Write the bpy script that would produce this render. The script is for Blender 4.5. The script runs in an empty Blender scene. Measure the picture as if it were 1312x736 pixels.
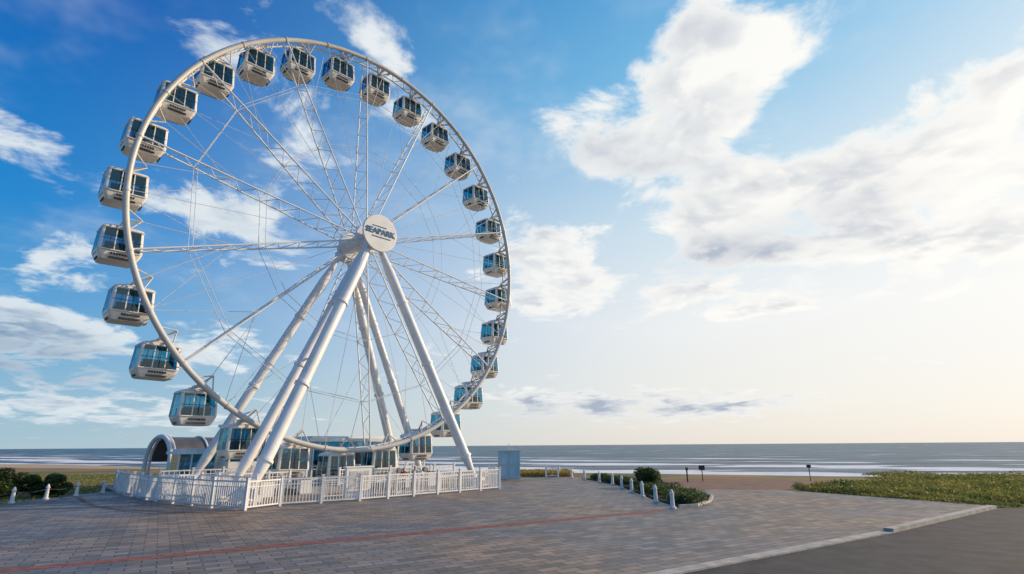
import bpy, math, random
import numpy as np
import bmesh
from mathutils import Vector, Matrix
random.seed(7); rng=np.random.default_rng(7)
scn=bpy.context.scene
scn.view_settings.view_transform='Standard'; scn.view_settings.look='None'; scn.view_settings.exposure=0
COL=scn.collection

# ------------------------------------------------------------------ materials
def mat(name,col,rough=.5,metal=0,var=.0,vscale=3,bump=0,bscale=20,col2=None,spec=.5,coat=0,transl=0):
    m=bpy.data.materials.new(name); m.use_nodes=True
    nt=m.node_tree; b=nt.nodes['Principled BSDF']
    b.inputs['Roughness'].default_value=rough; b.inputs['Metallic'].default_value=metal
    b.inputs['Specular IOR Level'].default_value=spec
    b.inputs['Coat Weight'].default_value=coat
    tc=nt.nodes.new('ShaderNodeTexCoord')
    c=tuple(col)+(1,); colout=None
    if var>0 or col2:
        n=nt.nodes.new('ShaderNodeTexNoise'); n.inputs['Scale'].default_value=vscale; n.inputs['Detail'].default_value=5
        n.inputs['Roughness'].default_value=.6
        nt.links.new(tc.outputs['Object'],n.inputs['Vector'])
        r=nt.nodes.new('ShaderNodeValToRGB'); r.color_ramp.elements[0].position=.35; r.color_ramp.elements[1].position=.65
        if col2: a=tuple(col)+(1,); d=tuple(col2)+(1,)
        else: a=tuple(x*(1-var) for x in col)+(1,); d=tuple(min(1,x*(1+var)) for x in col)+(1,)
        r.color_ramp.elements[0].color=a; r.color_ramp.elements[1].color=d
        nt.links.new(n.outputs['Fac'],r.inputs['Fac']); nt.links.new(r.outputs['Color'],b.inputs['Base Color']); colout=r.outputs['Color']
    else: b.inputs['Base Color'].default_value=c
    if bump>0:
        n2=nt.nodes.new('ShaderNodeTexNoise'); n2.inputs['Scale'].default_value=bscale; n2.inputs['Detail'].default_value=4
        nt.links.new(tc.outputs['Object'],n2.inputs['Vector'])
        bp=nt.nodes.new('ShaderNodeBump'); bp.inputs['Strength'].default_value=bump; bp.inputs['Distance'].default_value=.02
        nt.links.new(n2.outputs['Fac'],bp.inputs['Height']); nt.links.new(bp.outputs['Normal'],b.inputs['Normal'])
    if transl:
        t=nt.nodes.new('ShaderNodeBsdfTranslucent'); nt.links.new(colout,t.inputs['Color'])
        x=nt.nodes.new('ShaderNodeMixShader'); x.inputs[0].default_value=transl
        o=nt.nodes['Material Output']; nt.links.new(b.outputs[0],x.inputs[1]); nt.links.new(t.outputs[0],x.inputs[2]); nt.links.new(x.outputs[0],o.inputs[0])
    return m
def glassmat(name,tint,refl=(.75,.92,1),base=.12):
    m=bpy.data.materials.new(name); m.use_nodes=True; nt=m.node_tree
    for n in list(nt.nodes): nt.nodes.remove(n)
    o=nt.nodes.new('ShaderNodeOutputMaterial'); t=nt.nodes.new('ShaderNodeBsdfTransparent'); t.inputs[0].default_value=tint+(1,)
    g=nt.nodes.new('ShaderNodeBsdfGlossy'); g.inputs['Color'].default_value=refl+(1,); g.inputs['Roughness'].default_value=.04
    l=nt.nodes.new('ShaderNodeLayerWeight'); l.inputs['Blend'].default_value=.22
    a=nt.nodes.new('ShaderNodeMath'); a.operation='MULTIPLY_ADD'; a.inputs[1].default_value=.7; a.inputs[2].default_value=base; nt.links.new(l.outputs['Fresnel'],a.inputs[0])
    x=nt.nodes.new('ShaderNodeMixShader'); nt.links.new(a.outputs[0],x.inputs[0]); nt.links.new(t.outputs[0],x.inputs[1]); nt.links.new(g.outputs[0],x.inputs[2]); nt.links.new(x.outputs[0],o.inputs[0])
    return m
M_white=mat('white_paint',(.76,.77,.76),.4,var=.06,vscale=1.2)
M_leg=mat('leg_paint',(.80,.80,.79),.35,var=.08,vscale=.6)
M_rim=mat('rim_paint',(.56,.55,.52),.4,var=.08,vscale=.8)
M_cable=mat('cable_steel',(.62,.63,.62),.4)
M_cabin=mat('cabin_shell',(.80,.76,.69),.35,var=.07,vscale=2,coat=.3)
M_glass=glassmat('tinted_glass',(.13,.50,.64),base=.07)
M_glass2=glassmat('station_glass',(.14,.42,.55),base=.14)
M_seat=mat('cabin_interior',(.05,.07,.085),.6)
M_dark=mat('dark_metal',(.03,.03,.035),.5)
M_teal=mat('blue_lettering',(.015,.11,.26),.5)
M_boothglass=mat('booth_glass',(.33,.58,.70),.15,spec=.8,var=.1,vscale=1)
M_fence=mat('fence_paint',(.78,.78,.77),.45,var=.10,vscale=1.5)
M_boll=mat('bollard_paint',(.76,.76,.74),.5,var=.12,vscale=5)
M_stone=mat('kerb_stone',(.44,.41,.36),.8,var=.25,vscale=2,bump=.4)
M_asph=mat('asphalt',(.05,.05,.052),.85,var=.35,vscale=1.3,bump=.8,bscale=60)
M_red=mat('red_paver',(.25,.085,.06),.75,var=.45,vscale=4,bump=.3)
M_path=mat('brown_path',(.20,.11,.075),.9,var=.25,vscale=.8,bump=.4,bscale=5)
M_leafd=mat('leaf_dark',(.03,.06,.02),.6,col2=(.10,.15,.035),vscale=1.5,transl=.35)
M_leafg=mat('leaf_groundcover',(.11,.16,.035),.6,col2=(.33,.30,.075),vscale=.5,transl=.4)
M_leafy=mat('leaf_yellow',(.22,.20,.05),.7,col2=(.50,.34,.09),vscale=.5,transl=.4)
M_soil=mat('bed_soil',(.03,.035,.015),.95,var=.3,vscale=2)
M_deck=mat('deck_grey',(.30,.30,.30),.7,var=.15,vscale=1)

# ------------------------------------------------------------------ mesh builder
class MB:
    def __init__(s): s.V=[];s.F=[];s.M=[];s.S=[]
    def add(s,V,F,mi=0,sm=False):
        o=len(s.V); s.V+= [tuple(v) for v in V]; s.F+=[tuple(i+o for i in f) for f in F]; s.M+=[mi]*len(F); s.S+=[sm]*len(F)
    def tube(s,a,b,r,r2=None,seg=8,mi=0,caps=True):
        a=Vector(a);b=Vector(b);r2=r if r2 is None else r2
        d=(b-a).normalized(); u=d.orthogonal().normalized(); w=d.cross(u)
        V=[];F=[]
        for p,rr in((a,r),(b,r2)):
            for i in range(seg):
                t=2*math.pi*i/seg; V.append(p+u*(rr*math.cos(t))+w*(rr*math.sin(t)))
        for i in range(seg):
            j=(i+1)%seg; F.append((i,j,seg+j,seg+i))
        s.add(V,F,mi,True)
        if caps: 
            s.add(V[:seg],[tuple(range(seg))[::-1]],mi); s.add(V[seg:],[tuple(range(seg))],mi)
    def box(s,c,sx,sy,sz,ax=(1,0,0),ay=(0,1,0),az=(0,0,1),mi=0):
        c=Vector(c);ax=Vector(ax)*sx/2;ay=Vector(ay)*sy/2;az=Vector(az)*sz/2
        V=[c+ax*i+ay*j+az*k for k in(-1,1) for j in(-1,1) for i in(-1,1)]
        s.add(V,[(0,2,3,1),(4,5,7,6),(0,1,5,4),(2,6,7,3),(0,4,6,2),(1,3,7,5)],mi)
    def path(s,P,r,seg=8,mi=0,closed=False,up=None):
        n=len(P);P=[Vector(p) for p in P];V=[];F=[]
        for k in range(n):
            a=P[(k-1)%n] if (closed or k>0) else P[k]; b=P[(k+1)%n] if(closed or k<n-1) else P[k]
            d=(b-a).normalized(); u=up if up is not None else Vector((0,0,1)); w=d.cross(u).normalized(); u2=w.cross(d)
            rr=r[k] if isinstance(r,list) else r
            for i in range(seg):
                t=2*math.pi*i/seg; V.append(P[k]+u2*(rr*math.cos(t))+w*(rr*math.sin(t)))
        m=n if closed else n-1
        for k in range(m):
            k2=(k+1)%n
            for i in range(seg):
                j=(i+1)%seg; F.append((k*seg+i,k2*seg+i,k2*seg+j,k*seg+j))
        s.add(V,F,mi,True)
    def obj(s,name,mats,parent=None,loc=None):
        me=bpy.data.meshes.new(name); me.from_pydata(s.V,[],s.F)
        for m in mats: me.materials.append(m)
        me.polygons.foreach_set('material_index',s.M); me.polygons.foreach_set('use_smooth',s.S); me.update()
        o=bpy.data.objects.new(name,me); COL.objects.link(o)
        if parent: o.parent=parent
        return o
def empty(name):
    e=bpy.data.objects.new(name,None); COL.objects.link(e); return e
def poly(name,pts,z,m,thick=0,parent=None):
    b=MB(); n=len(pts); V=[(x,y,z) for x,y in pts]; b.add(V,[tuple(range(n))])
    if thick:
        V2=[(x,y,z-thick) for x,y in pts]
        b.add(V+V2,[(i,n+i,n+(i+1)%n,(i+1)%n) for i in range(n)])
    o=b.obj(name,[m],parent)
    bm=bmesh.new(); bm.from_mesh(o.data); bmesh.ops.recalc_face_normals(bm,faces=bm.faces)
    for f in bm.faces:
        if abs(f.normal.z)>.9 and f.normal.z<0: f.normal_flip()
    bm.to_mesh(o.data); bm.free()
    return o

# ------------------------------------------------------------------ wheel frame
TX,TY=.688,.725
CX,CY,CZ=-11.7,41.8,19.34
R=16.6
def W(a,s,z): return Vector((CX+a*TX+s*TY, CY+a*TY-s*TX, z))
def WC(r,deg,s): 
    t=math.radians(deg); return W(r*math.cos(t),s,CZ+r*math.sin(t))
Tv=Vector((TX,TY,0)).normalized(); Nv=Vector((TY,-TX,0)).normalized(); Zv=Vector((0,0,1))
wheel=empty('ferris_wheel')
b=MB(); b.path([WC(R,i*2.0,0) for i in range(180)],.185,10,closed=True,up=Nv)
for k in range(28): b.tube(WC(R,k*360/28+5-.25,0),WC(R,k*360/28+5+.25,0),.225,seg=12)
b.obj('front_rim',[M_rim],wheel)
b=MB(); b.path([WC(R-.15,i*2.5,-.75) for i in range(144)],.075,8,closed=True,up=Nv)
for k in range(84):
    a0=k*360/84; b.tube(WC(R,a0,0),WC(R-.15,a0+2.1,-.75),.035,seg=5,caps=False); b.tube(WC(R,a0+4.2,0),WC(R-.15,a0+2.1,-.75),.035,seg=5,caps=False)
b.obj('rear_rim',[M_white],wheel)
b=MB(); cb=MB()
for k in range(14):
    A=17.7+k*360/14
    p0,p1=(1.0,-.25),(R-.1,0.0); q0,q1=(1.0,-2.6),(R-.25,-.78)
    def P(f): return WC(p0[0]+(p1[0]-p0[0])*f,A,p0[1]+(p1[1]-p0[1])*f)
    def Q(f): return WC(q0[0]+(q1[0]-q0[0])*f,A,q0[1]+(q1[1]-q0[1])*f)
    b.tube(P(0),P(1),.06,seg=6); b.tube(Q(0),Q(1),.06,seg=6)
    n=19
    for i in range(n):
        f0=i/n;f1=(i+1)/n
        if i%2==0: b.tube(P(f0),Q(f1),.027,seg=5,caps=False)
        else: b.tube(Q(f0),P(f1),.027,seg=5,caps=False)
    for d in (-12.857,12.857):
        cb.tube(P(.62),WC(R-.1,A+d*.5,0),.022,seg=5,caps=False)
        cb.tube(Q(.62),WC(R-.25,A+d,-.75),.018,seg=5,caps=False)
    cb.tube(WC(1.0,A+12.857,-.2),WC(R-.1,A+12.857,0),.018,seg=5,caps=False)
    A2=A+360/14
    for rr,s_ in((.50,-.5),(.50,-1.7),(.79,-.25),(.79,-1.15)):
        cb.tube(WC(R*rr,A,s_),WC(R*rr,A2,s_),.022,seg=5,caps=False)
b.obj('lattice_spokes',[M_white],wheel)
cb.obj('tie_cables',[M_cable],wheel)
b=MB()
b.tube(W(0,1.55,CZ),W(0,-4.3,CZ),.42,seg=24)
b.tube(W(0,.0,CZ),W(0,-2.85,CZ),.62,seg=28)
for s_ in(-.1,-2.6): b.tube(W(0,s_+.14,CZ),W(0,s_-.14,CZ),1.15,seg=32)
for s_ in(.85,-3.6):
    b.tube(W(0,s_+.35,CZ),W(0,s_-.35,CZ),.62,seg=24)
    b.box(W(0,s_,CZ-.75),1.5,.7,.7,Tv,Nv,Zv)
for i in range(14):
    t=i/14*360; b.tube(WC(.6,t,-.1),WC(.6,t+12,-2.6),.05,seg=6)
b.obj('hub_axle',[M_leg],wheel)
b=MB(); b.tube(W(0,1.5,CZ),W(0,1.72,CZ),1.5,seg=48); b.path([WC(1.5,i*7.5,1.66) for i in range(48)],.06,8,closed=True,up=Nv)
b.obj('hub_sign_disc',[M_white],wheel)
def text(body,size,loc,m,parent,name):
    c=bpy.data.curves.new(name,'FONT'); c.body=body; c.size=size; c.align_x='CENTER'; c.align_y='CENTER'; c.extrude=.02; c.offset=.015
    c.materials.append(m); o=bpy.data.objects.new(name,c); COL.objects.link(o)
    mm=Matrix.Identity(4)
    for i,v in enumerate((Tv,Zv,Nv)):
        for j in range(3): mm[j][i]=v[j]
    mm.translation=loc; o.matrix_world=mm; o.parent=parent; return o
text('SEAPARK',.66,W(0,1.745,CZ+.05),M_teal,wheel,'sign_lettering')
b=MB(); b.box(W(0.1,1.74,CZ-.38),1.7,.03,.07,Tv,Nv,Zv); b.box(W(-.1,1.74,CZ+.5),1.3,.03,.06,Tv,Nv,Zv); b.obj('sign_stripes',[M_teal],wheel)
def leg(name,a0,s0,a1,s1,r,ztop=CZ-.7,fl=()):
    b=MB(); p=W(a0,s0,0);q=W(a1,s1,ztop)
    def L(f): return p+(q-p)*f
    b.tube(L(0.02),L(.06),r*.55,r*.6,20); b.tube(L(.06),L(.12),r*.6,r,20); b.tube(L(.12),L(.88),r,r,24); b.tube(L(.88),L(.97),r,r*.6,20); b.tube(L(.97),L(1),r*.6,r*.55,16)
    for f in fl: b.tube(L(f-.004),L(f+.004),r*1.22,seg=24)
    b.box(W(a0,s0,.2),1.3,1.3,.4,Tv,Nv,Zv); b.box(W(a0,s0,.52),.8,.8,.24,Tv,Nv,Zv)
    b.obj(name,[M_leg],wheel)
leg('support_leg_1',-8.9,3.8,-.35,.95,.40,fl=(.37,.12,.7))
leg('support_leg_2',8.9,3.8,.35,.95,.38,fl=(.12,.5,.75))
leg('support_leg_3',-8.9,.95,-.5,.7,.33,fl=(.45,.7))
leg('support_leg_4',-8.9,-6.8,-.4,-3.7,.34,fl=(.4,.7))
leg('support_leg_5',8.9,-6.8,.35,-3.7,.35,fl=(.4,.7))
leg('support_leg_6',8.9,-3.0,.5,-3.3,.31,fl=(.45,.7))
b=MB()
b.tube(W(-8.9,3.8,.7),W(-8.9,.95,.7),.1); b.tube(W(-4.7,2.4,8.6),W(-4.8,.85,8.9),.08)
p=W(-8.9,3.8,0);q=W(-.35,.95,CZ-.7)
for sg in(-.2,.2): b.tube(p+(q-p)*.1+Zv*.55+Nv*sg,p+(q-p)*.95+Zv*.55+Nv*sg,.025,seg=5)
for i in range(50):
    f=.1+.85*i/50; b.tube(p+(q-p)*f+Zv*.55+Nv*.2,p+(q-p)*f+Zv*.55-Nv*.2,.015,seg=4)
b.obj('braces_and_ladder',[M_leg],wheel)

NA=3
def ring(hx,hy,rc,n=NA):
    pts=[]
    def side(p,q,cuts):
        for c in cuts: pts.append((p[0]+(q[0]-p[0])*c,p[1]+(q[1]-p[1])*c))
    ex,ey=hx-rc,hy-rc
    def arc(cx,cy,a0):
        for i in range(n+1):
            a=math.radians(a0+90*i/n); pts.append((cx+rc*math.cos(a),cy+rc*math.sin(a)))
    arc(ex,ey,0)
    cutL=(.01,.315,.345,.655,.685,.99); cutS=(.01,.475,.525,.99)
    side((ex,hy),(-ex,hy),cutL); arc(-ex,ey,90); side((-hx,ey),(-hx,-ey),cutS); arc(-ex,-ey,180); side((-ex,-hy),(ex,-hy),cutL); arc(ex,-ey,270); side((hx,-ey),(hx,ey),cutS)
    return pts
def mk_tags(n=NA):
    t=[]; A=['f']*(n); L=['f','g','f','G','f','g','f']; S=['f','g','f','g','f']
    t+=A+L+A+S+A+L+A+S; return t
def gondola_mesh():
    secs=[(-1.13,.82,.62,.12),(-1.09,.90,.70,.14),(-.84,1.03,.82,.15),(-.60,1.12,.90,.16),(-.54,1.14,.92,.16),(.78,1.06,.84,.14),(.83,1.10,.88,.15),(.95,1.03,.81,.16),(1.05,.85,.65,.16),(1.08,.7,.5,.15)]
    tg=mk_tags(); me=bpy.data.meshes.new('gondola'); bm=bmesh.new(); rows=[]
    for z,hx,hy,rc in secs: rows.append([bm.verts.new((x,y,z)) for x,y in ring(hx,hy,rc)])
    n=len(rows[0]); glass=[]
    for k in range(len(rows)-1):
        for i in range(n):
            f=bm.faces.new((rows[k][i],rows[k][(i+1)%n],rows[k+1][(i+1)%n],rows[k+1][i])); f.smooth=False
            if k==4 and tg[i%len(tg)] in 'gG': glass.append(f)
    bm.faces.new(rows[0][::-1]); bm.faces.new(rows[-1])
    bmesh.ops.inset_individual(bm,faces=glass,thickness=.025,depth=-.025)
    for f in glass: f.material_index=1
    bm.to_mesh(me); bm.free()
    b=MB()
    for sy in(-1,1):
        b.box((0,sy*.955,.1),.03,.02,1.2,mi=2)
        for i in range(7): b.box((-.42+i*.14,sy*.875,-.77),.09,.05,.12,mi=2)
        for i in range(3): b.box((0,sy*.79,-.95-.05*i),1.1,.06,.02,mi=2)
        b.box((0,sy*.95,-.57),2.1,.03,.05,mi=0)
        b.box((0,sy*.94,.10),2.0,.015,.025,mi=2)
        b.box((0,sy*.5,-.42),1.6,.4,.10,mi=3); b.box((0,sy*.70,-.22),1.6,.06,.36,mi=3)
    for sx in(-1,1):
        b.box((sx*1.10,0,-.68),.04,1.0,.07,mi=0)
        for i in range(3): b.box((sx*.985,0,-.95-.05*i),.06,.7,.02,mi=2)
    b.box((0,0,-.56),2.0,1.6,.06,mi=3)
    b.box((0,0,1.14),.9,.55,.12,mi=0)
    b.tube((-.35,0,1.15),(0,0,1.35),.05,seg=8,mi=0); b.tube((.35,0,1.15),(0,0,1.35),.05,seg=8,mi=0)
    b.tube((0,-.35,1.33),(0,.9,1.33),.08,seg=10,mi=0)
    bm=bmesh.new(); bm.from_mesh(me)
    t=bpy.data.meshes.new('t'); t.from_pydata(b.V,[],b.F); t.polygons.foreach_set('material_index',b.M); t.update()
    bm.from_mesh(t); bmesh.ops.recalc_face_normals(bm,faces=bm.faces); bm.to_mesh(me); bm.free()
    for m in(M_cabin,M_glass,M_dark,M_seat): me.materials.append(m)
    return me
gm=gondola_mesh()
br=MB()
GR=16.45
for k in range(28):
    A=-1.6+k*360/28; p=WC(GR,A,-1.5)
    o=bpy.data.objects.new('gondola_%d'%(k+1),gm); COL.objects.link(o); o.parent=wheel
    mm=Matrix.Identity(4)
    for i,v in enumerate((Tv,-Nv,Zv)):
        for j in range(3): mm[j][i]=v[j]
    mm.translation=p-Zv*1.33; sw=math.radians(random.uniform(-1.5,1.5))
    o.matrix_world=mm@Matrix.Rotation(sw,4,'Y')
    br.tube(WC(R,A-2.6,0),WC(GR,A,-1.2),.07,seg=6); br.tube(WC(R,A+2.6,0),WC(GR,A,-1.2),.07,seg=6)
    br.tube(WC(R-.9,A,-.3),WC(GR,A,-1.2),.06,seg=6); br.tube(WC(R,A,0),WC(GR,A,-2.0),.10,seg=8); br.tube(WC(R,A-2.6,0),WC(R-.9,A,-.3),.045,seg=5); br.tube(WC(R,A+2.6,0),WC(R-.9,A,-.3),.045,seg=5)
br.obj('gondola_brackets',[M_rim],wheel)

# ------------------------------------------------------------------ station
plat=empty('boarding_platform')
b=MB()
b.box(W(0,-1.5,.19),19,3.4,.38,Tv,Nv,Zv)
b.box(W(0,-4.6,.24),22,2.2,.48,Tv,Nv,Zv)
for i in range(4): b.box(W(-3,.35+.3*i,.30-.09*i),3.0,.3,.09,Tv,Nv,Zv)
b.obj('deck',[M_deck],plat)
def fence(name,pts,h=1.4,pitch=.16,post=2.0,parent=None,m=M_fence,solid=False,pr=.018,zb=0):
    b=MB()
    for (x0,y0),(x1,y1) in zip(pts[:-1],pts[1:]):
        d=Vector((x1-x0,y1-y0,0)); L=d.length; u=d/L; v=Vector((-u.y,u.x,0)); n=max(1,round(L/post)); sp=L/n
        for i in range(n+1):
            c=Vector((x0,y0,0))+u*(i*sp)
            b.box(c+Zv*(h/2+.04+zb),.13,.13,h+.08,u,v); b.box(c+Zv*(h+.10+zb),.18,.18,.05,u,v)
        for i in range(n):
            c=Vector((x0,y0,0))+u*((i+.5)*sp)
            b.box(c+Zv*(h-.06+zb),sp-.13,.06,.08,u,v); b.box(c+Zv*(.14+zb),sp-.13,.05,.07,u,v); b.box(c+Zv*(h-.32+zb),sp-.13,.04,.04,u,v)
            k=int((sp-.13)/pitch)
            for j in range(k):
                p=c+u*((j+.5)/k*(sp-.13)-(sp-.13)/2); b.box(p+Zv*(h/2+.02+zb),pr*2.4,pr*1.6,h-.2,u,v)
            if solid: b.box(c+Zv*(.55+zb),sp-.2,.02,.5,u,v)
    return b.obj(name,[m],parent)
fence('picket_fence',[(-27.6,40.5),(-20.8,33.9),(-15.6,30.2),(-13.3,29.0),(-12.4,31.0),(-8.8,33.4),(-1.0,41.7),(-1.9,45.5)])
fence('picket_fence',[(-20.8,33.9),(-19.2,35.6),(-14.0,31.6)],h=1.45,solid=True)
fence('picket_fence',[(-27.6,40.5),(-31,45)],h=1.3)
fence('queue_railing',[(-7.5,37.2),(-2.6,42.3),(-1.9,45)],h=1.1,pitch=.5)
fence('queue_railing',[(-24.5,41.5),(-18.5,36.9),(-16.2,39.3)],h=1.1,pitch=.3)
fence('queue_railing',[(-11.5,35.0),(-6.5,39.2)],h=1.1,pitch=.3)
def wf(name,ab,h=1.1,z=0,pitch=.3): 
    return fence(name,[tuple(W(a,s,0)[:2]) for a,s in ab],h=h,pitch=pitch,zb=z)
wf('platform_railing',[(-9.4,.35),(-4.8,.35)],z=.38); wf('platform_railing',[(-1.2,.35),(9.4,.35)],z=.38); wf('platform_railing',[(-10.8,-5.6),(10.8,-5.6)],z=.48)
st=empty('station_building')
b=MB(); g=MB()
def bx(B,a,s,z,sa,ss,sz,mi=0): B.box(W(a,s,z),sa,ss,sz,Tv,Nv,Zv,mi=mi)
bx(b,5.0,-9.3,.25,9.0,3.6,.5); bx(b,5.0,-9.3,3.55,9.8,4.4,.28); bx(b,5.0,-9.3,3.78,8.8,3.4,.18)
for i in range(8): bx(b,.75+i*8.5/7,-7.6,1.95,.12,.12,2.9)
for i in range(4): bx(b,.62,-7.7-i*1.1,1.95,.12,.12,2.9)
bx(b,5,-7.58,1.2,8.8,.08,.08)
bx(g,5,-9.3,1.95,8.5,3.2,2.88)
b.obj('frame_and_roof',[M_white],st); g.obj('glazing',[M_glass2],st)
b=MB(); bx(b,3.2,-9.6,1.2,2.2,.7,1.3); bx(b,7.0,-9.8,1.5,1.2,.8,1.9); bx(b,5.3,-9.0,1.0,.6,.6,1.0); b.obj('interior_counters',[M_seat],st)
cc=empty('control_cabin')
b=MB(); g=MB()
bx(b,-5.2,-7.0,1.0,2.6,2.2,2.0); bx(b,-5.2,-7.0,4.55,3.0,2.6,.2)
for i in(-1.25,-.4,.4,1.25):
    bx(b,-5.2+i,-5.95,3.2,.1,.1,2.4)
for j in(-1.0,0,1.0): bx(b,-6.45,-7.0+j,3.2,.1,.1,2.4)
bx(g,-5.2,-7.0,3.2,2.4,2.0,2.42)
b.obj('cabin_frame',[M_white],cc); g.obj('cabin_glazing',[M_glass2],cc)
for nm,a0,s0 in(('ticket_kiosk',-2.0,-7.6),('ticket_kiosk',-8.0,-8.6)):
    k=empty(nm); b=MB(); g=MB()
    bx(b,a0,s0,.5,2.6,2.0,1.0); bx(b,a0,s0,2.65,3.0,2.4,.18); bx(b,a0,s0,2.83,2.4,1.8,.18); bx(g,a0,s0,1.8,2.4,1.8,1.6)
    for i in(-1.22,-.4,.4,1.22): bx(b,a0+i,s0+.92,1.8,.1,.08,1.58)
    b.obj('shell',[M_white],k); g.obj('window_band',[M_glass2],k)
can=empty('arched_canopy')
b=MB(); c0=Vector((-28.6,46.0,0)); ax=Vector((.55,.83,0)).normalized(); sd=Vector((ax.y,-ax.x,0))
def arch(off,r,z0=1.9,w=2.0): 
    P=[]
    P.append(c0+ax*off+sd*w)
    for i in range(17):
        t=math.pi*i/16; P.append(c0+ax*off+sd*(w*math.cos(t))+Zv*(z0+w*math.sin(t)))
    P.append(c0+ax*off-sd*w); return P
for off,r in((0,.18),(.35,.10),(3,.09),(6,.09),(9,.12)): b.path(arch(off,r),r,8,up=ax)
b.obj('arch_ribs',[M_white],can)
b=MB(); V=[];F=[]
for k,off in enumerate((.4,3,6,9)):
    for i in range(17):
        t=math.pi*i/16; V.append(c0+ax*off+sd*(1.95*math.cos(t))+Zv*(1.9+1.95*math.sin(t)))
for k in range(3):
    for i in range(16): F.append((k*17+i,k*17+i+1,(k+1)*17+i+1,(k+1)*17+i))
b.add(V,F,0,True); b.obj('vault_roof',[mat('canopy_roof',(.09,.09,.095),.4,var=.2,vscale=1)],can)
mach=empty('drive_machinery'); b=MB()
for a in(-6.5,-4.0,4.0,6.5):
    bx(b,a,.9,.45,.8,.5,.9); bx(b,a,.9,.98,.6,.38,.16,1); b.tube(W(a-.2,.55,1.2),W(a-.2,.25,1.2),.18,seg=14,mi=2); bx(b,a+.2,.6,1.1,.12,.12,.9)
b.obj('drive_units',[M_white,M_dark,M_deck],mach)
wb=MB(); wb.box((-9.3,34.6,.9),1.7,.25,1.8,Tv,Nv,Zv); wb.box((-9.3,34.6,1.83),1.85,.35,.08,Tv,Nv,Zv); wb.box(Vector((-9.3,34.6,1.1))+Nv*.14,1.3,.02,1.0,Tv,Nv,Zv,mi=1)
wb.obj('notice_board',[M_white,mat('notice_panel',(.5,.5,.47),.6,var=.4,vscale=4)])
hut=empty('service_hut'); b=MB(); g=MB()
bx(b,8.5,-10.5,1.2,3,3,2.4); bx(b,8.5,-10.5,2.5,3.6,3.6,.2); bx(g,8.5,-8.98,1.4,2.4,.04,1.2)
b.obj('walls_and_roof',[M_white],hut); g.obj('shutters',[M_dark],hut)
bo=empty('glass_booth'); b=MB(); g=MB(); c=Vector((-.4,55,0)); 
g.box(c+Zv*1.3,1.9,1.9,2.3); b.box(c+Zv*.08,2.1,2.1,.16); b.box(c+Zv*2.52,2.15,2.15,.14)
for x in(-1,0,1):
    for y in(-1,1): b.box(c+Vector((x,y,1.3)),.08,.08,2.3)
b.box(c+Vector((0,-1.0,1.3)),1.92,.05,.06); b.tube(c+Vector((0,0,2.55)),c+Vector((0,0,3.2)),.03)
b.obj('frame',[mat('booth_frame',(.45,.58,.62),.4)],bo); g.obj('glass_panels',[M_boothglass],bo)

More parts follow.
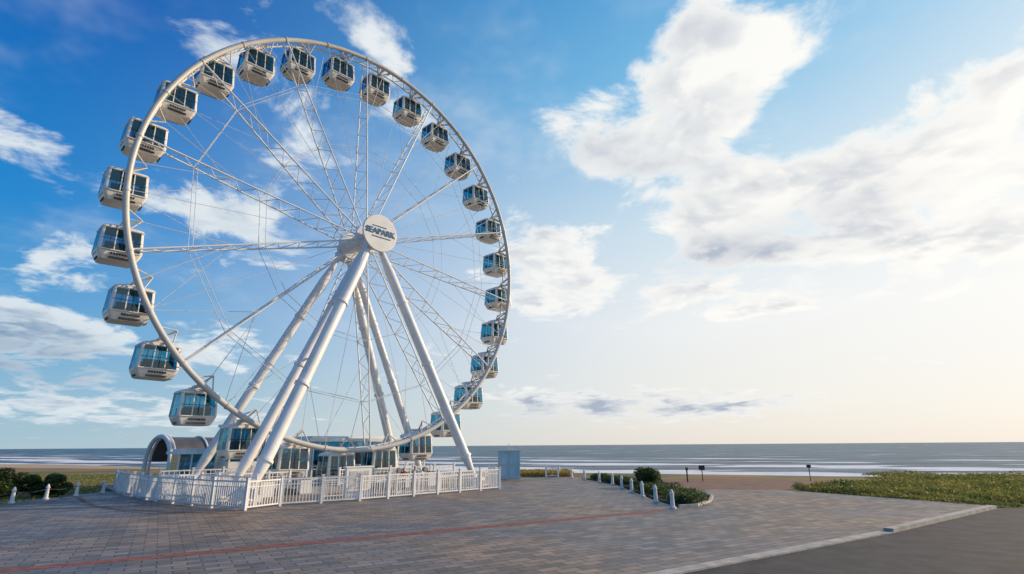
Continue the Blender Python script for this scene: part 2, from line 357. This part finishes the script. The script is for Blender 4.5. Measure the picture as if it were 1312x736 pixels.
# ------------------------------------------------------------------ people (small, behind the fence)
M_skin=mat('skin',(.50,.31,.22),.6); M_hair=mat('hair',(.03,.02,.015),.6); M_trs=mat('trousers',(.04,.05,.08),.8); M_shoe=mat('shoes',(.03,.03,.03),.6)
def person(x,y,yaw,shirt,stride=.12,h=1.72,arm=0.0):
    J=[('pel',0,0,.95,.13),('sp',0,.01,1.15,.125),('ch',0,.0,1.36,.15),('nk',0,0,1.50,.055),('hd0',0,.01,1.58,.07),('hd1',0,.02,1.66,.095),('hd2',0,.01,1.75,.07)]
    V=[];Rr=[];E=[];ix={}
    def ad(n,a,b_,c_,r,par=None):
        ix[n]=len(V); V.append((a,b_,c_)); Rr.append(r)
        if par is not None: E.append((ix[par],ix[n]))
    prev=None
    for n,a,b_,c_,r in J: ad(n,a,b_,c_,r,prev); prev=n
    for s in(-1,1):
        k='L' if s<0 else 'R'
        ad('hp'+k,s*.10,0,.90,.095,'pel'); ad('kn'+k,s*.11,s*stride*.5+.02,.50,.062,'hp'+k); ad('an'+k,s*.11,s*stride,.10,.042,'kn'+k); ad('ft'+k,s*.12,s*stride+.15,.04,.04,'an'+k)
        ad('sh'+k,s*.19,0,1.42,.062,'ch'); ad('el'+k,s*.25,-s*stride*.3-.02,1.14,.045,'sh'+k)
        ad('wr'+k,s*.25,-s*stride*.5+.08+arm*.15,.92+arm*.3,.030,'el'+k); ad('hn'+k,s*.24,-s*stride*.5+.11+arm*.2,.85+arm*.35,.034,'wr'+k)
        for q in range(5):
            o_=(q-2)*.016; ad('f%d'%q+k,s*.24+ (0 if q else s*-.03),-s*stride*.5+.12+o_+arm*.22,(.77 if q else .81)+arm*.38+abs(q-2)*.006,.009,'hn'+k)
    me=bpy.data.meshes.new('body'); me.from_pydata(V,E,[]); o=bpy.data.objects.new('tmp_body',me); COL.objects.link(o)
    md=o.modifiers.new('s','SKIN'); 
    for i,sv in enumerate(me.skin_vertices[0].data): sv.radius=(Rr[i],Rr[i]*(.75 if i in(1,2) else 1)); sv.use_root=(i==0)
    sb=o.modifiers.new('b','SUBSURF'); sb.levels=1; sb.render_levels=1
    dg=bpy.context.evaluated_depsgraph_get(); m2=bpy.data.meshes.new_from_object(o.evaluated_get(dg)); bpy.data.objects.remove(o)
    for m_ in(M_skin,shirt,M_trs,M_hair,M_shoe): m2.materials.append(m_)
    for f in m2.polygons:
        c_=f.center; f.use_smooth=True
        if c_.z<.1: k=4
        elif c_.z<.95 and abs(c_.x)<.19: k=2
        elif c_.z>1.52: k=3 if (c_.z>1.72 or (c_.y<.0 and c_.z>1.58)) else 0
        elif c_.z>1.47 and abs(c_.x)<.07: k=0
        elif abs(c_.x)>.19 and c_.z<1.08+arm*.1: k=0
        else: k=1
        f.material_index=k
    pe=empty('person'); ob=bpy.data.objects.new('body',m2); COL.objects.link(ob); ob.parent=pe
    fb=MB()
    for s in(-1,1): fb.tube((s*.032,.108,1.665),(s*.032,.114,1.665),.010,seg=8,mi=1); fb.tube((s*.093,.01,1.63),(s*.098,.0,1.68),.016,seg=8)
    fb.tube((0,.10,1.66),(0,.13,1.63),.008,.014,seg=8); fb.box((0,.108,1.605),.04,.008,.01,mi=2)
    fb.obj('face',[M_skin,M_hair,M_red],pe)
    pe.location=(x,y,0.002); pe.rotation_euler=(0,0,yaw); pe.scale=(h/1.80,)*3
person(-6.9,40.3,2.6,mat('shirt_navy',(.03,.04,.09),.8),.05)
person(-7.6,40.0,3.6,mat('shirt_red',(.35,.05,.04),.8),.04,h=1.62,arm=.8)
person(-11.0,38.0,1.2,mat('shirt_grey',(.14,.15,.17),.8),.2)

# ------------------------------------------------------------------ ground
def shore(x): return float(np.interp(x,[-6000,-174,-90,9,50,120,6000],[2600,235,185,122,95,84,-100]))
def flat(x): return float(np.interp(x,[-6000,-174,-90,9,50,120,6000],[2400,150,100,67,49,45,-160]))
xs=[-6000,-3000,-1500,-800,-500]+list(range(-300,301,6))+[400,600,1000,2000,4000,6000]
V=[];F=[]
for x in xs:
    ys,yf=shore(x),flat(x)
    rows=[ys+60,ys+15]+[ys+(yf-ys)*f for f in np.linspace(0,1,14)]+[yf-6,yf-15,yf-30,min(yf-40,-200)-100]
    for i,y in enumerate(rows):
        if i==0: z=-6
        elif i==1: z=-3.8
        elif i<16:
            f=(i-2)/13; f=f**1.8; z=-3.1+2.97*f+.12*math.sin(x*.21+y*.13)*f*(1-f)*4*.6
        else: z=-.13
        V.append((x,y,z))
nr=20
for i in range(len(xs)-1):
    for j in range(nr-1): F.append((i*nr+j,i*nr+j+1,(i+1)*nr+j+1,(i+1)*nr+j))
b=MB(); b.add(V,F,0,True)
mg=bpy.data.materials.new('coastal_ground'); mg.use_nodes=True; nt=mg.node_tree; bs=nt.nodes['Principled BSDF']; bs.inputs['Roughness'].default_value=.95
ge=nt.nodes.new('ShaderNodeNewGeometry'); se=nt.nodes.new('ShaderNodeSeparateXYZ'); nt.links.new(ge.outputs['Position'],se.inputs[0])
no=nt.nodes.new('ShaderNodeTexNoise'); no.inputs['Scale'].default_value=.12; no.inputs['Detail'].default_value=8; nt.links.new(ge.outputs['Position'],no.inputs['Vector'])
r1=nt.nodes.new('ShaderNodeValToRGB'); e=r1.color_ramp.elements; e[0].position=.4;e[0].color=(.09,.12,.03,1); e[1].position=.6;e[1].color=(.30,.17,.07,1); nt.links.new(no.outputs['Fac'],r1.inputs['Fac'])
ma=nt.nodes.new('ShaderNodeMapRange'); ma.inputs['From Min'].default_value=-.9; ma.inputs['From Max'].default_value=-1.6; nt.links.new(se.outputs['Z'],ma.inputs['Value'])
mx=nt.nodes.new('ShaderNodeMix'); mx.data_type='RGBA'; nt.links.new(ma.outputs['Result'],mx.inputs['Factor']); nt.links.new(r1.outputs['Color'],mx.inputs['A']); mx.inputs['B'].default_value=(.46,.33,.21,1)
nt.links.new(mx.outputs['Result'],bs.inputs['Base Color'])
b.obj('ground',[mg])
mp=bpy.data.materials.new('block_paving'); mp.use_nodes=True; nt=mp.node_tree; bs=nt.nodes['Principled BSDF']
tc=nt.nodes.new('ShaderNodeTexCoord'); mpn=nt.nodes.new('ShaderNodeMapping'); mpn.inputs['Rotation'].default_value=(0,0,math.radians(-31.8)); nt.links.new(tc.outputs['Object'],mpn.inputs['Vector'])
bk=nt.nodes.new('ShaderNodeTexBrick'); nt.links.new(mpn.outputs[0],bk.inputs['Vector']); bk.inputs['Scale'].default_value=1; bk.inputs['Brick Width'].default_value=.70; bk.inputs['Row Height'].default_value=.35
bk.inputs['Mortar Size'].default_value=.018; bk.inputs['Mortar Smooth'].default_value=.2
bk.inputs['Color1'].default_value=(.13,.125,.12,1); bk.inputs['Color2'].default_value=(.30,.26,.22,1); bk.inputs['Mortar'].default_value=(.04,.035,.032,1)
def pn(sc,p0,c0,p1,c1,det=8):
    no=nt.nodes.new('ShaderNodeTexNoise'); no.inputs['Scale'].default_value=sc; no.inputs['Detail'].default_value=det; no.inputs['Roughness'].default_value=.65; nt.links.new(tc.outputs['Object'],no.inputs['Vector'])
    rr=nt.nodes.new('ShaderNodeValToRGB'); rr.color_ramp.elements[0].position=p0; rr.color_ramp.elements[0].color=c0+(1,); rr.color_ramp.elements[1].position=p1; rr.color_ramp.elements[1].color=c1+(1,); nt.links.new(no.outputs['Fac'],rr.inputs['Fac']); return no,rr.outputs['Color']
def mul(a,b_):
    m=nt.nodes.new('ShaderNodeMix'); m.data_type='RGBA'; m.blend_type='MULTIPLY'; m.inputs['Factor'].default_value=1; nt.links.new(a,m.inputs['A']); nt.links.new(b_,m.inputs['B']); return m.outputs['Result']
no,ca=pn(.10,.40,(.74,.82,.95),.60,(1.30,1.05,.80))
_,cb_=pn(1.1,.3,(.68,.68,.68),.7,(1.22,1.22,1.22))
nt.links.new(mul(mul(bk.outputs['Color'],ca),cb_),bs.inputs['Base Color'])
r3=nt.nodes.new('ShaderNodeMapRange'); r3.inputs['To Min'].default_value=.40; r3.inputs['To Max'].default_value=.72; nt.links.new(no.outputs['Fac'],r3.inputs['Value']); nt.links.new(r3.outputs['Result'],bs.inputs['Roughness'])
bp=nt.nodes.new('ShaderNodeBump'); bp.inputs['Strength'].default_value=.6; bp.inputs['Distance'].default_value=.012; bp.invert=True; nt.links.new(bk.outputs['Fac'],bp.inputs['Height']); nt.links.new(bp.outputs['Normal'],bs.inputs['Normal'])
kd=Vector((19.3,11.7,0)).normalized(); kx,ky=kd.x,kd.y
poly('paved_plaza',[(3.3-70*kx,14.6-70*ky),(3.3,14.6),(13.3,21.1),(22.8,28.2),(23.6,28.4),(18.2,39.2),(12.3,40.2),(11.0,37.5),(11.8,34.5),(10.6,31.5),(9.2,29.4),(8.2,29.0),(7.9,33),(8.0,45),(6.2,54.5),(5,62),(-6,66),(-34,66),(-36,50),(-29.2,42.5),(-29.4,33.2),(-90,31),(-90,-20)][::1],0.0,mp,.12)
poly('asphalt_road',[(3.3-70*kx,14.6-70*ky),(3.3,14.6),(13.3,21.1),(22.8,28.2),(24.2,28.0),(90,26),(90,-40),(-50,-60)],-.03,M_asph)
def strip(name,p,q,w,z,m,h=0.0):
    p=Vector((*p,0));q=Vector((*q,0));u=(q-p).normalized();v=Vector((-u.y,u.x,0));L=(q-p).length
    b=MB(); n=max(1,int(L/.9)) if h else 1
    if h:
        for i in range(n): b.box(p+u*((i+.5)*L/n)+Zv*(z-h/2),L/n-.012,w,h,u,v)
    else: b.add([p-v*w/2+Zv*z,q-v*w/2+Zv*z,q+v*w/2+Zv*z,p+v*w/2+Zv*z],[(0,1,2,3)])
    return b.obj(name,[m])
strip('kerb',(3.3-40*kx,14.45-40*ky),(3.3,14.45),.42,.012,M_stone,.1)
strip('kerb',(3.3,14.45),(13.2,20.95),.42,.012,M_stone,.1)
strip('kerb',(13.2,20.9),(22.8,27.95),.32,.11,M_stone,.2)
strip('red_paving_band',(7.1-45*kx,27.7-45*ky),(7.1,27.7),.55,.004,M_red)
b=MB(); P=[(-28,37.5),(-25,34),(-22.5,31.5),(-20,29.8),(-17,28.6),(-14,27.9),(-12,28.0)]
for (x0,y0),(x1,y1) in zip(P[:-1],P[1:]):
    u=Vector((x1-x0,y1-y0,0)).normalized(); v=Vector((-u.y,u.x,0))*.14; p=Vector((x0,y0,.004));q=Vector((x1,y1,.004)); b.add([p-v,q-v,q+v,p+v],[(0,1,2,3)])
b.obj('drain_channel',[M_path])
poly('brown_footpath',[(12,40.4),(18.2,39.4),(22,43.0),(36,46.5),(30,50.5),(16,53),(9,50),(9,45)],-.05,M_path)
poly('planting_bed',[(8.2,29.1),(9.1,29.5),(10.5,31.6),(11.6,34.5),(10.8,37.6),(12,40.4),(9,45),(8.4,52),(6.4,54),(8.2,45),(8.1,33)],.05,M_soil,.15)
pts=[(8.2,29.0),(9.2,29.45),(10.6,31.55),(11.75,34.5),(10.95,37.6),(12.2,40.3)]
for p,q in zip(pts[:-1],pts[1:]): strip('bed_kerb',p,q,.15,.12,M_stone,.2)

# ------------------------------------------------------------------ foliage
def leaves(name,C,size,m,parent=None,upright=0.0):
    n=len(C); C=np.asarray(C); a=rng.normal(size=(n,3)); a[:,2]=a[:,2]*.6+upright*2; a/=np.linalg.norm(a,axis=1)[:,None]
    c=rng.normal(size=(n,3)); c=np.cross(a,c); c/=np.linalg.norm(c,axis=1)[:,None]
    s=(size*rng.uniform(.5,1.3,n))[:,None]
    V=np.stack([C-a*s,C-c*s*.4,C+a*s,C+c*s*.4],1).reshape(-1,3)
    F=np.arange(4*n).reshape(-1,4)
    me=bpy.data.meshes.new(name); me.vertices.add(4*n); me.vertices.foreach_set('co',V.ravel()); me.loops.add(4*n); me.loops.foreach_set('vertex_index',F.ravel()); me.polygons.add(n); me.polygons.foreach_set('loop_start',np.arange(0,4*n,4)); me.polygons.foreach_set('loop_total',np.full(n,4)); me.update(calc_edges=True)
    me.materials.append(m); o=bpy.data.objects.new(name,me); COL.objects.link(o)
    if parent:o.parent=parent
    return o
def clumps(cs,n,shell=.5):
    out=[]
    for (x,y,z,rx,ry,rz) in cs:
        k=int(n); d=rng.normal(size=(k,3)); d/=np.linalg.norm(d,axis=1)[:,None]; rad=rng.uniform(shell,1.08,k)**.7
        p=d*rad[:,None]*np.array([rx,ry,rz])+np.array([x,y,z]); out.append(p[p[:,2]>0])
    return np.concatenate(out)
cs=[]
for i in range(120):
    f=random.random(); y=30+f*23
    xl=8.5+(.0 if y<45 else -(y-45)*.18); xr=np.interp(y,[29,31.6,34.5,37.6,40,45,53],[9,10.3,11.3,10.6,11.6,9.6,8.0])
    x=random.uniform(xl+.1,max(xl+.3,xr-.2)); cs.append((x,y,.22,random.uniform(.35,.7),random.uniform(.4,.8),random.uniform(.2,.42)))
leaves('hedge',clumps(cs,260),.07,M_leafd)
cs=[(10.0+random.uniform(-.7,.7),42.2+random.uniform(-.9,.9),.6+random.uniform(-.2,.45),.45,.45,.4) for i in range(16)]
bu=empty('shrub'); leaves('shrub_leaves',clumps(cs,500),.09,M_leafd,bu); b=MB()
for i in range(7): b.tube((10+random.uniform(-.2,.2),42.2,0),(10+random.uniform(-.7,.7),42.2+random.uniform(-.6,.6),.8),.03,.01,6)
b.obj('stems',[mat('bark',(.09,.06,.04),.9)],bu)
for nm,cx,cy,s in(('shrub',-34.5,38.5,1.0),('shrub',-37.6,38.0,1.2),('shrub',-31.8,39.5,.75)):
    bu=empty(nm); cs=[(cx+random.uniform(-1.3,1.3)*s,cy+random.uniform(-1,1)*s,(.25+random.random()**1.2*1.2)*s,.55*s,.55*s,.42*s) for i in range(26)]
    leaves('shrub_leaves',clumps(cs,600),.10,M_leafd,bu); b=MB()
    for i in range(8): b.tube((cx+random.uniform(-.3,.3),cy,-.1),(cx+random.uniform(-1.1,1.1),cy+random.uniform(-.6,.6),1.2*s),.04,.012,6)
    b.obj('stems',[bpy.data.materials['bark']],bu)
N=190000
x=18+rng.random(N)**1.6*75; y=27.8+rng.random(N)*29
bx_=np.interp(y,[28.4,39.2,43,50],[23.9,18.6,22.4,34]); ok=(x>bx_+.4*rng.random(N))&(y<np.interp(x,[9,50,120],[67,49,45])+1.5)&(y>28.3-(x-24)*.03)
x=x[ok];y=y[ok]
hh=.28+.20*np.sin(x*.9+1.3*np.sin(y*.7))*np.sin(y*1.1+x*.3)+.14*np.sin(x*2.7+y*1.9)
hh=np.clip(hh,.08,1)
z=-.13+rng.random(len(x))**.5*hh+.05
leaves('ground_cover',np.stack([x,y,z],1),.10,M_leafg,upright=.5)
poly('grass_bank',[(24.0,28.2),(120,25.5),(120,46),(50,49.5),(36,54),(22.6,43.2),(18.5,39.6)],-.06,M_leafg)
N=30000
x=rng.uniform(-75,-29.8,N); y=rng.uniform(34,70,N); leaves('lawn',np.stack([x,y,-.1+rng.random(N)*.14],1),.09,M_leafg,upright=.5)
N=14000
x=rng.uniform(.8,6.0,N); y=rng.uniform(57,64,N); leaves('dry_grass',np.stack([x,y,rng.random(N)*.55-.1],1),.1,M_leafy,upright=.5)
def bollard(x,y,h=.9,r=.11):
    b=MB(); prof=[(0,r*1.5),(.08,r*1.5),(.10,r),(h*.72,r*.82),(h*.74,r*1.1),(h*.80,r*1.1),(h*.82,r*.75),(h*.93,r*.6),(h,.01)]
    for (z0,r0),(z1,r1) in zip(prof[:-1],prof[1:]): b.tube((x,y,z0),(x,y,max(z1,z0+.001)),r0,r1,14,caps=False)
    b.obj('bollard',[M_boll])
for (x_,y_) in [(7.74,28.5),(7.7,31.6),(7.7,34.8),(7.75,38.1),(7.75,41.5),(7.7,45),(7.2,48.5),(6.4,52),(5.6,55.5),(4.7,59)]: bollard(x_,y_)
L=[(-28.9,31.6),(-28.9,33.6),(-28.9,36.0),(-28.8,38.3),(-28.7,40.6)]
for p in L: bollard(*p)
b=MB()
for (x0,y0),(x1,y1) in zip(L[:-1],L[1:]):
    P=[Vector((x0+(x1-x0)*f,y0+(y1-y0)*f,.62-.5*f*(1-f))) for f in np.linspace(0,1,9)]; b.path(P,.02,6)
b.obj('chain_barrier',[M_dark])
b=MB(); b.tube((16.2,49.5,-.1),(16.2,49.5,1.0),.04); b.box((16.2,49.5,1.05),.5,.08,.4); b.obj('information_sign',[M_dark])
b=MB(); b.tube((14.6,48.5,-.1),(14.6,48.5,.9),.06); b.box((14.6,48.5,1.0),.16,.16,.25); b.obj('path_light',[M_dark])
b=MB(); b.tube((24.9,48.5,-.1),(24.9,48.5,1.1),.035); b.box((24.9,48.5,1.15),.35,.05,.25); b.obj('information_sign',[M_dark])
fence('wooden_railing',[(3.2,56.2),(4.4,56.6)],h=1.0,pitch=.6)

# ------------------------------------------------------------------ sea
ms=bpy.data.materials.new('sea_water'); ms.use_nodes=True; nt=ms.node_tree; bs=nt.nodes['Principled BSDF']
bs.inputs['IOR'].default_value=1.33; bs.inputs['Specular IOR Level'].default_value=.25
ge=nt.nodes.new('ShaderNodeNewGeometry')
def nz(sc,scale=(1,1,1),det=4,rot=0):
    mp_=nt.nodes.new('ShaderNodeMapping'); mp_.inputs['Scale'].default_value=scale; mp_.inputs['Rotation'].default_value=(0,0,rot); nt.links.new(ge.outputs['Position'],mp_.inputs['Vector'])
    n=nt.nodes.new('ShaderNodeTexNoise'); n.inputs['Scale'].default_value=sc; n.inputs['Detail'].default_value=det; nt.links.new(mp_.outputs[0],n.inputs['Vector']); return n
n1=nz(.35,(.25,1,1),6,.2); n2=nz(.03,(.25,1,1),5,.4)
def mth(op,a,b_=None,c_=None):
    m=nt.nodes.new('ShaderNodeMath'); m.operation=op
    for i,v in enumerate((a,b_,c_)):
        if v is None: continue
        if isinstance(v,(int,float)): m.inputs[i].default_value=v
        else: nt.links.new(v,m.inputs[i])
    return m.outputs[0]
def mrg(v,a,b_,c=0,d=1):
    m=nt.nodes.new('ShaderNodeMapRange'); nt.links.new(v,m.inputs['Value'])
    for k_,q_ in zip(('From Min','From Max','To Min','To Max'),(a,b_,c,d)): m.inputs[k_].default_value=q_
    return m.outputs['Result']
bp=nt.nodes.new('ShaderNodeBump'); bp.inputs['Strength'].default_value=1; bp.inputs['Distance'].default_value=1.5; nt.links.new(mth('MULTIPLY_ADD',n2.outputs['Fac'],5,n1.outputs['Fac']),bp.inputs['Height']); nt.links.new(bp.outputs['Normal'],bs.inputs['Normal'])
se=nt.nodes.new('ShaderNodeSeparateXYZ'); nt.links.new(ge.outputs['Position'],se.inputs[0])
dist=mth('SUBTRACT',mth('MULTIPLY_ADD',se.outputs['X'],.60,se.outputs['Y']),127)
wob=mth('MULTIPLY_ADD',n2.outputs['Fac'],70,dist)
band=mth('SINE',mth('MULTIPLY',wob,.13))
fall=mrg(dist,0,260,1,0)
n3=nz(.10,(.25,1,1),8,.5)
fo=mth('MULTIPLY_ADD',band,.26,mth('MULTIPLY_ADD',n3.outputs['Fac'],1.5,mth('MULTIPLY_ADD',fall,.45,-1.12)))
fm=mrg(fo,0,.10)
dk=mth('MULTIPLY_ADD',n3.outputs['Fac'],1.0,mth('MULTIPLY',n2.outputs['Fac'],.6))
wr=nt.nodes.new('ShaderNodeValToRGB'); e=wr.color_ramp.elements; e[0].position=.66; e[0].color=(.008,.05,.085,1); e[1].position=.95; e[1].color=(.06,.16,.21,1); nt.links.new(dk,wr.inputs['Fac'])
mx=nt.nodes.new('ShaderNodeMix'); mx.data_type='RGBA'; nt.links.new(fm,mx.inputs['Factor']); nt.links.new(wr.outputs['Color'],mx.inputs['A']); mx.inputs['B'].default_value=(.88,.88,.87,1); nt.links.new(mx.outputs['Result'],bs.inputs['Base Color'])
nt.links.new(mth('MULTIPLY_ADD',fm,.4,.35),bs.inputs['Roughness'])
b=MB(); b.add([(-30000,-300,-3),(30000,-300,-3),(30000,40000,-3),(-30000,40000,-3)],[(0,1,2,3)]); b.obj('sea',[ms])

# ------------------------------------------------------------------ sky
SAZ,SEL=68,20
w=bpy.data.worlds.new('World'); scn.world=w; w.use_nodes=True; nt=w.node_tree
w.cycles.sampling_method='MANUAL'; w.cycles.sample_map_resolution=256
for n in list(nt.nodes): nt.nodes.remove(n)
out=nt.nodes.new('ShaderNodeOutputWorld'); bg=nt.nodes.new('ShaderNodeBackground'); nt.links.new(bg.outputs[0],out.inputs[0])
def link(s,d):
    if isinstance(s,bpy.types.NodeSocket): nt.links.new(s,d)
    else: d.default_value=s
def ma(op,a,b_=None,c_=None,cl=False):
    m=nt.nodes.new('ShaderNodeMath'); m.operation=op; m.use_clamp=cl
    for i,v in enumerate((a,b_,c_)):
        if v is not None: link(v,m.inputs[i])
    return m.outputs[0]
def vm(op,a,b_=None):
    m=nt.nodes.new('ShaderNodeVectorMath'); m.operation=op; link(a,m.inputs[0])
    if b_ is not None: link(b_,m.inputs[1])
    return m.outputs['Value'] if op=='DOT_PRODUCT' else m.outputs[0]
def mr(v,a,b_,c=0,d=1,smooth=True):
    m=nt.nodes.new('ShaderNodeMapRange'); m.interpolation_type='SMOOTHSTEP' if smooth else 'LINEAR'
    link(v,m.inputs['Value']); m.inputs['From Min'].default_value=a; m.inputs['From Max'].default_value=b_; m.inputs['To Min'].default_value=c; m.inputs['To Max'].default_value=d; return m.outputs['Result']
def mixc(f,a,b_,mode='MIX'):
    m=nt.nodes.new('ShaderNodeMix'); m.data_type='RGBA'; m.blend_type=mode; link(f,m.inputs['Factor']); link(a,m.inputs['A']); link(b_,m.inputs['B']); return m.outputs['Result']
def lin(c): return tuple(((x/255)/12.92 if x/255<.04045 else (((x/255)+.055)/1.055)**2.4) for x in c)+(1,)
tc=nt.nodes.new('ShaderNodeTexCoord'); D=tc.outputs['Generated']; sp=nt.nodes.new('ShaderNodeSeparateXYZ'); nt.links.new(D,sp.inputs[0]); X,Y,Z=sp.outputs
az=ma('MULTIPLY',ma('ARCTAN2',X,Y),57.2958); el=ma('MULTIPLY',ma('ARCSINE',Z),57.2958)
cv=nt.nodes.new('ShaderNodeCombineXYZ'); nt.links.new(az,cv.inputs[0]); nt.links.new(el,cv.inputs[1]); AE=cv.outputs[0]
hl=ma('SQRT',ma('MAXIMUM',ma('ADD',ma('MULTIPLY',X,X),ma('MULTIPLY',Y,Y)),1e-4))
sdot=ma('DIVIDE',ma('ADD',ma('MULTIPLY',X,math.sin(math.radians(65))),ma('MULTIPLY',Y,math.cos(math.radians(65)))),hl)
side=mr(sdot,-.40,.86)
def ramp(fac,stops):
    r=nt.nodes.new('ShaderNodeValToRGB'); e=r.color_ramp.elements
    while len(e)<len(stops): e.new(.5)
    for i,(p,c) in enumerate(stops): e[i].position=p; e[i].color=lin(c)
    nt.links.new(fac,r.inputs['Fac']); return r.outputs['Color']
ef=ma('DIVIDE',el,60,cl=True)
cl_=ramp(ef,[(0,(172,200,214)),(.07,(140,186,214)),(.16,(92,166,216)),(.32,(24,136,210)),(.6,(10,98,184)),(1,(8,66,145))])
cr_=ramp(ef,[(0,(240,232,222)),(.06,(244,241,234)),(.2,(247,248,247)),(.36,(215,234,244)),(.58,(125,195,236)),(.8,(70,158,218)),(1,(40,110,180))])
base=mixc(side,cl_,cr_)
sky=nt.nodes.new('ShaderNodeTexSky'); sky.sky_type='NISHITA'; sky.sun_disc=False; sky.sun_elevation=math.radians(SEL); sky.sun_rotation=math.radians(SAZ); sky.dust_density=1.0
nish=mixc(1.0,sky.outputs[0],(.10,.10,.10,1),'MULTIPLY')
base=mixc(.08,base,nish)
blobs=[(16,31.5,10,5.5,-5,1.1),(27,33.5,8,4.5,10,1.1),(22,40,6,3,0,.8),(8,31,6,4,-25,.8),(19,26.5,8,3.5,-20,1.0),
(24,20.5,10,3.8,5,1.15),(34,22.5,9,4.6,14,1.2),(46,24,9,6.5,14,1.3),(40,17,12,4,0,.9),
(8,15.0,8,1.3,4,1.05),(17,14.2,6,1.2,6,.9),(25,12.3,9,1.0,2,.85),(4,18.6,7,3.6,-20,1.1),(0,23.5,5,3,-30,.8),
(-15,38,9,3.4,-38,.9),(-20,29,8,4.0,20,.8),(-29,20.5,7,3.6,0,.95),(-43,22.8,7,2.6,-10,.95),
(-40.5,15.6,4,1.9,0,.85),(-42,8,7,2.8,-8,1.2),(-29,8.7,8,2.0,-5,.85),(-34,35.5,8,4,15,.6),
(6,4.2,8,1.4,-3,1.35),(18,3.5,9,1.2,0,1.3),(-36,3,12,1.6,0,.9)]
def gauss(v,bl):
    tot=None
    for (a,e_,ra,re,rot,amp) in bl:
        mpp=nt.nodes.new('ShaderNodeMapping'); mpp.vector_type='TEXTURE'; nt.links.new(v,mpp.inputs['Vector'])
        mpp.inputs['Location'].default_value=(a,e_,0); mpp.inputs['Rotation'].default_value=(0,0,math.radians(rot)); mpp.inputs['Scale'].default_value=(ra,re,1)
        d=vm('DOT_PRODUCT',mpp.outputs[0],mpp.outputs[0])
        g=ma('EXPONENT',ma('MULTIPLY',d,-1.0)); tot=ma('MULTIPLY',g,amp) if tot is None else ma('MULTIPLY_ADD',g,amp,tot)
    return tot
mask=ma('MINIMUM',gauss(AE,blobs),1.1)
dark=gauss(AE,[(13,28,8,2.4,-15,.6),(24,18.6,9,2.0,6,1.0),(33,20.3,6,2.0,15,.6),(-42,7,7,2.2,-8,1.2),(10,3.6,16,1.2,0,1.0)])
zz=ma('ADD',ma('MAXIMUM',Z,0),.16)
cp=nt.nodes.new('ShaderNodeCombineXYZ'); nt.links.new(ma('DIVIDE',X,zz),cp.inputs[0]); nt.links.new(ma('DIVIDE',Y,zz),cp.inputs[1]); PC=cp.outputs[0]
def noise(v,sc,det=8,ro=.58,dist=0,off=(0,0,0)):
    n=nt.nodes.new('ShaderNodeTexNoise'); n.inputs['Scale'].default_value=sc; n.inputs['Detail'].default_value=det; n.inputs['Roughness'].default_value=ro; n.inputs['Distortion'].default_value=dist
    nt.links.new(vm('ADD',v,off),n.inputs['Vector']); return n.outputs['Fac']
so=(.07*math.sin(math.radians(SAZ)),.07*math.cos(math.radians(SAZ)),0)
nA=noise(PC,3.3,7,.6,.35); nB=noise(PC,3.3,3,.55,0,off=so); nL=noise(PC,1.1,1,.5,0,off=(5,2,0))
val=ma('MULTIPLY_ADD',mask,.44,ma('MULTIPLY_ADD',nA,1.6,ma('MULTIPLY',nL,.35)))
dens=mr(val,1.17,1.40); thick=mr(val,1.25,1.6)
lit=mr(ma('SUBTRACT',nA,nB),-.12,.10)
wisp=ma('MULTIPLY',mr(noise(PC,1.3,5,.65,0,(3,7,0)),.50,.8),mr(el,4,20,0,.45))
litc=mixc(side,lin((222,232,238)),lin((255,253,248))); shc=mixc(side,lin((118,150,182)),lin((176,186,202)))
sh=ma('MULTIPLY',ma('SUBTRACT',1.0,lit),thick)
dk_=ma('MULTIPLY',ma('MINIMUM',dark,1.0),mr(nA,.35,.6,.35,1.0))
ccol=mixc(ma('MINIMUM',ma('MULTIPLY_ADD',dk_,.6,ma('MULTIPLY',sh,.7)),1.0),litc,shc)
c1=mixc(wisp,base,litc)
c2=mixc(ma('MULTIPLY',dens,mr(el,0,3,.3,.95)),c1,ccol)
gl=vm('DOT_PRODUCT',D,(math.sin(math.radians(SAZ))*math.cos(math.radians(SEL)),math.cos(math.radians(SAZ))*math.cos(math.radians(SEL)),math.sin(math.radians(SEL))))
glow=ma('POWER',ma('MAXIMUM',gl,0),8.0)
fin=mixc(ma('MULTIPLY',glow,.5,cl=True),c2,(1.14,1.08,1.0,1))
nt.links.new(fin,bg.inputs['Color']); bg.inputs['Strength'].default_value=1.0
L_=bpy.data.lights.new('sun','SUN'); L_.energy=4.4; L_.angle=math.radians(.8); L_.color=(1,.76,.50)
so_=bpy.data.objects.new('sun',L_); COL.objects.link(so_)
dv=Vector((math.sin(math.radians(SAZ))*math.cos(math.radians(SEL)),math.cos(math.radians(SAZ))*math.cos(math.radians(SEL)),math.sin(math.radians(SEL))))
so_.rotation_euler=dv.to_track_quat('Z','Y').to_euler(); so_.location=dv*100
c=bpy.data.cameras.new('camera'); co=bpy.data.objects.new('camera',c); COL.objects.link(co); c.sensor_width=36; c.lens=700*36/1312; c.clip_end=80000; c.clip_start=.1
co.matrix_world=Matrix.Translation((0,0,3))@Matrix.Rotation(math.radians(90+16.17),4,'X')@Matrix.Rotation(math.radians(-.4),4,'Z')
scn.camera=co
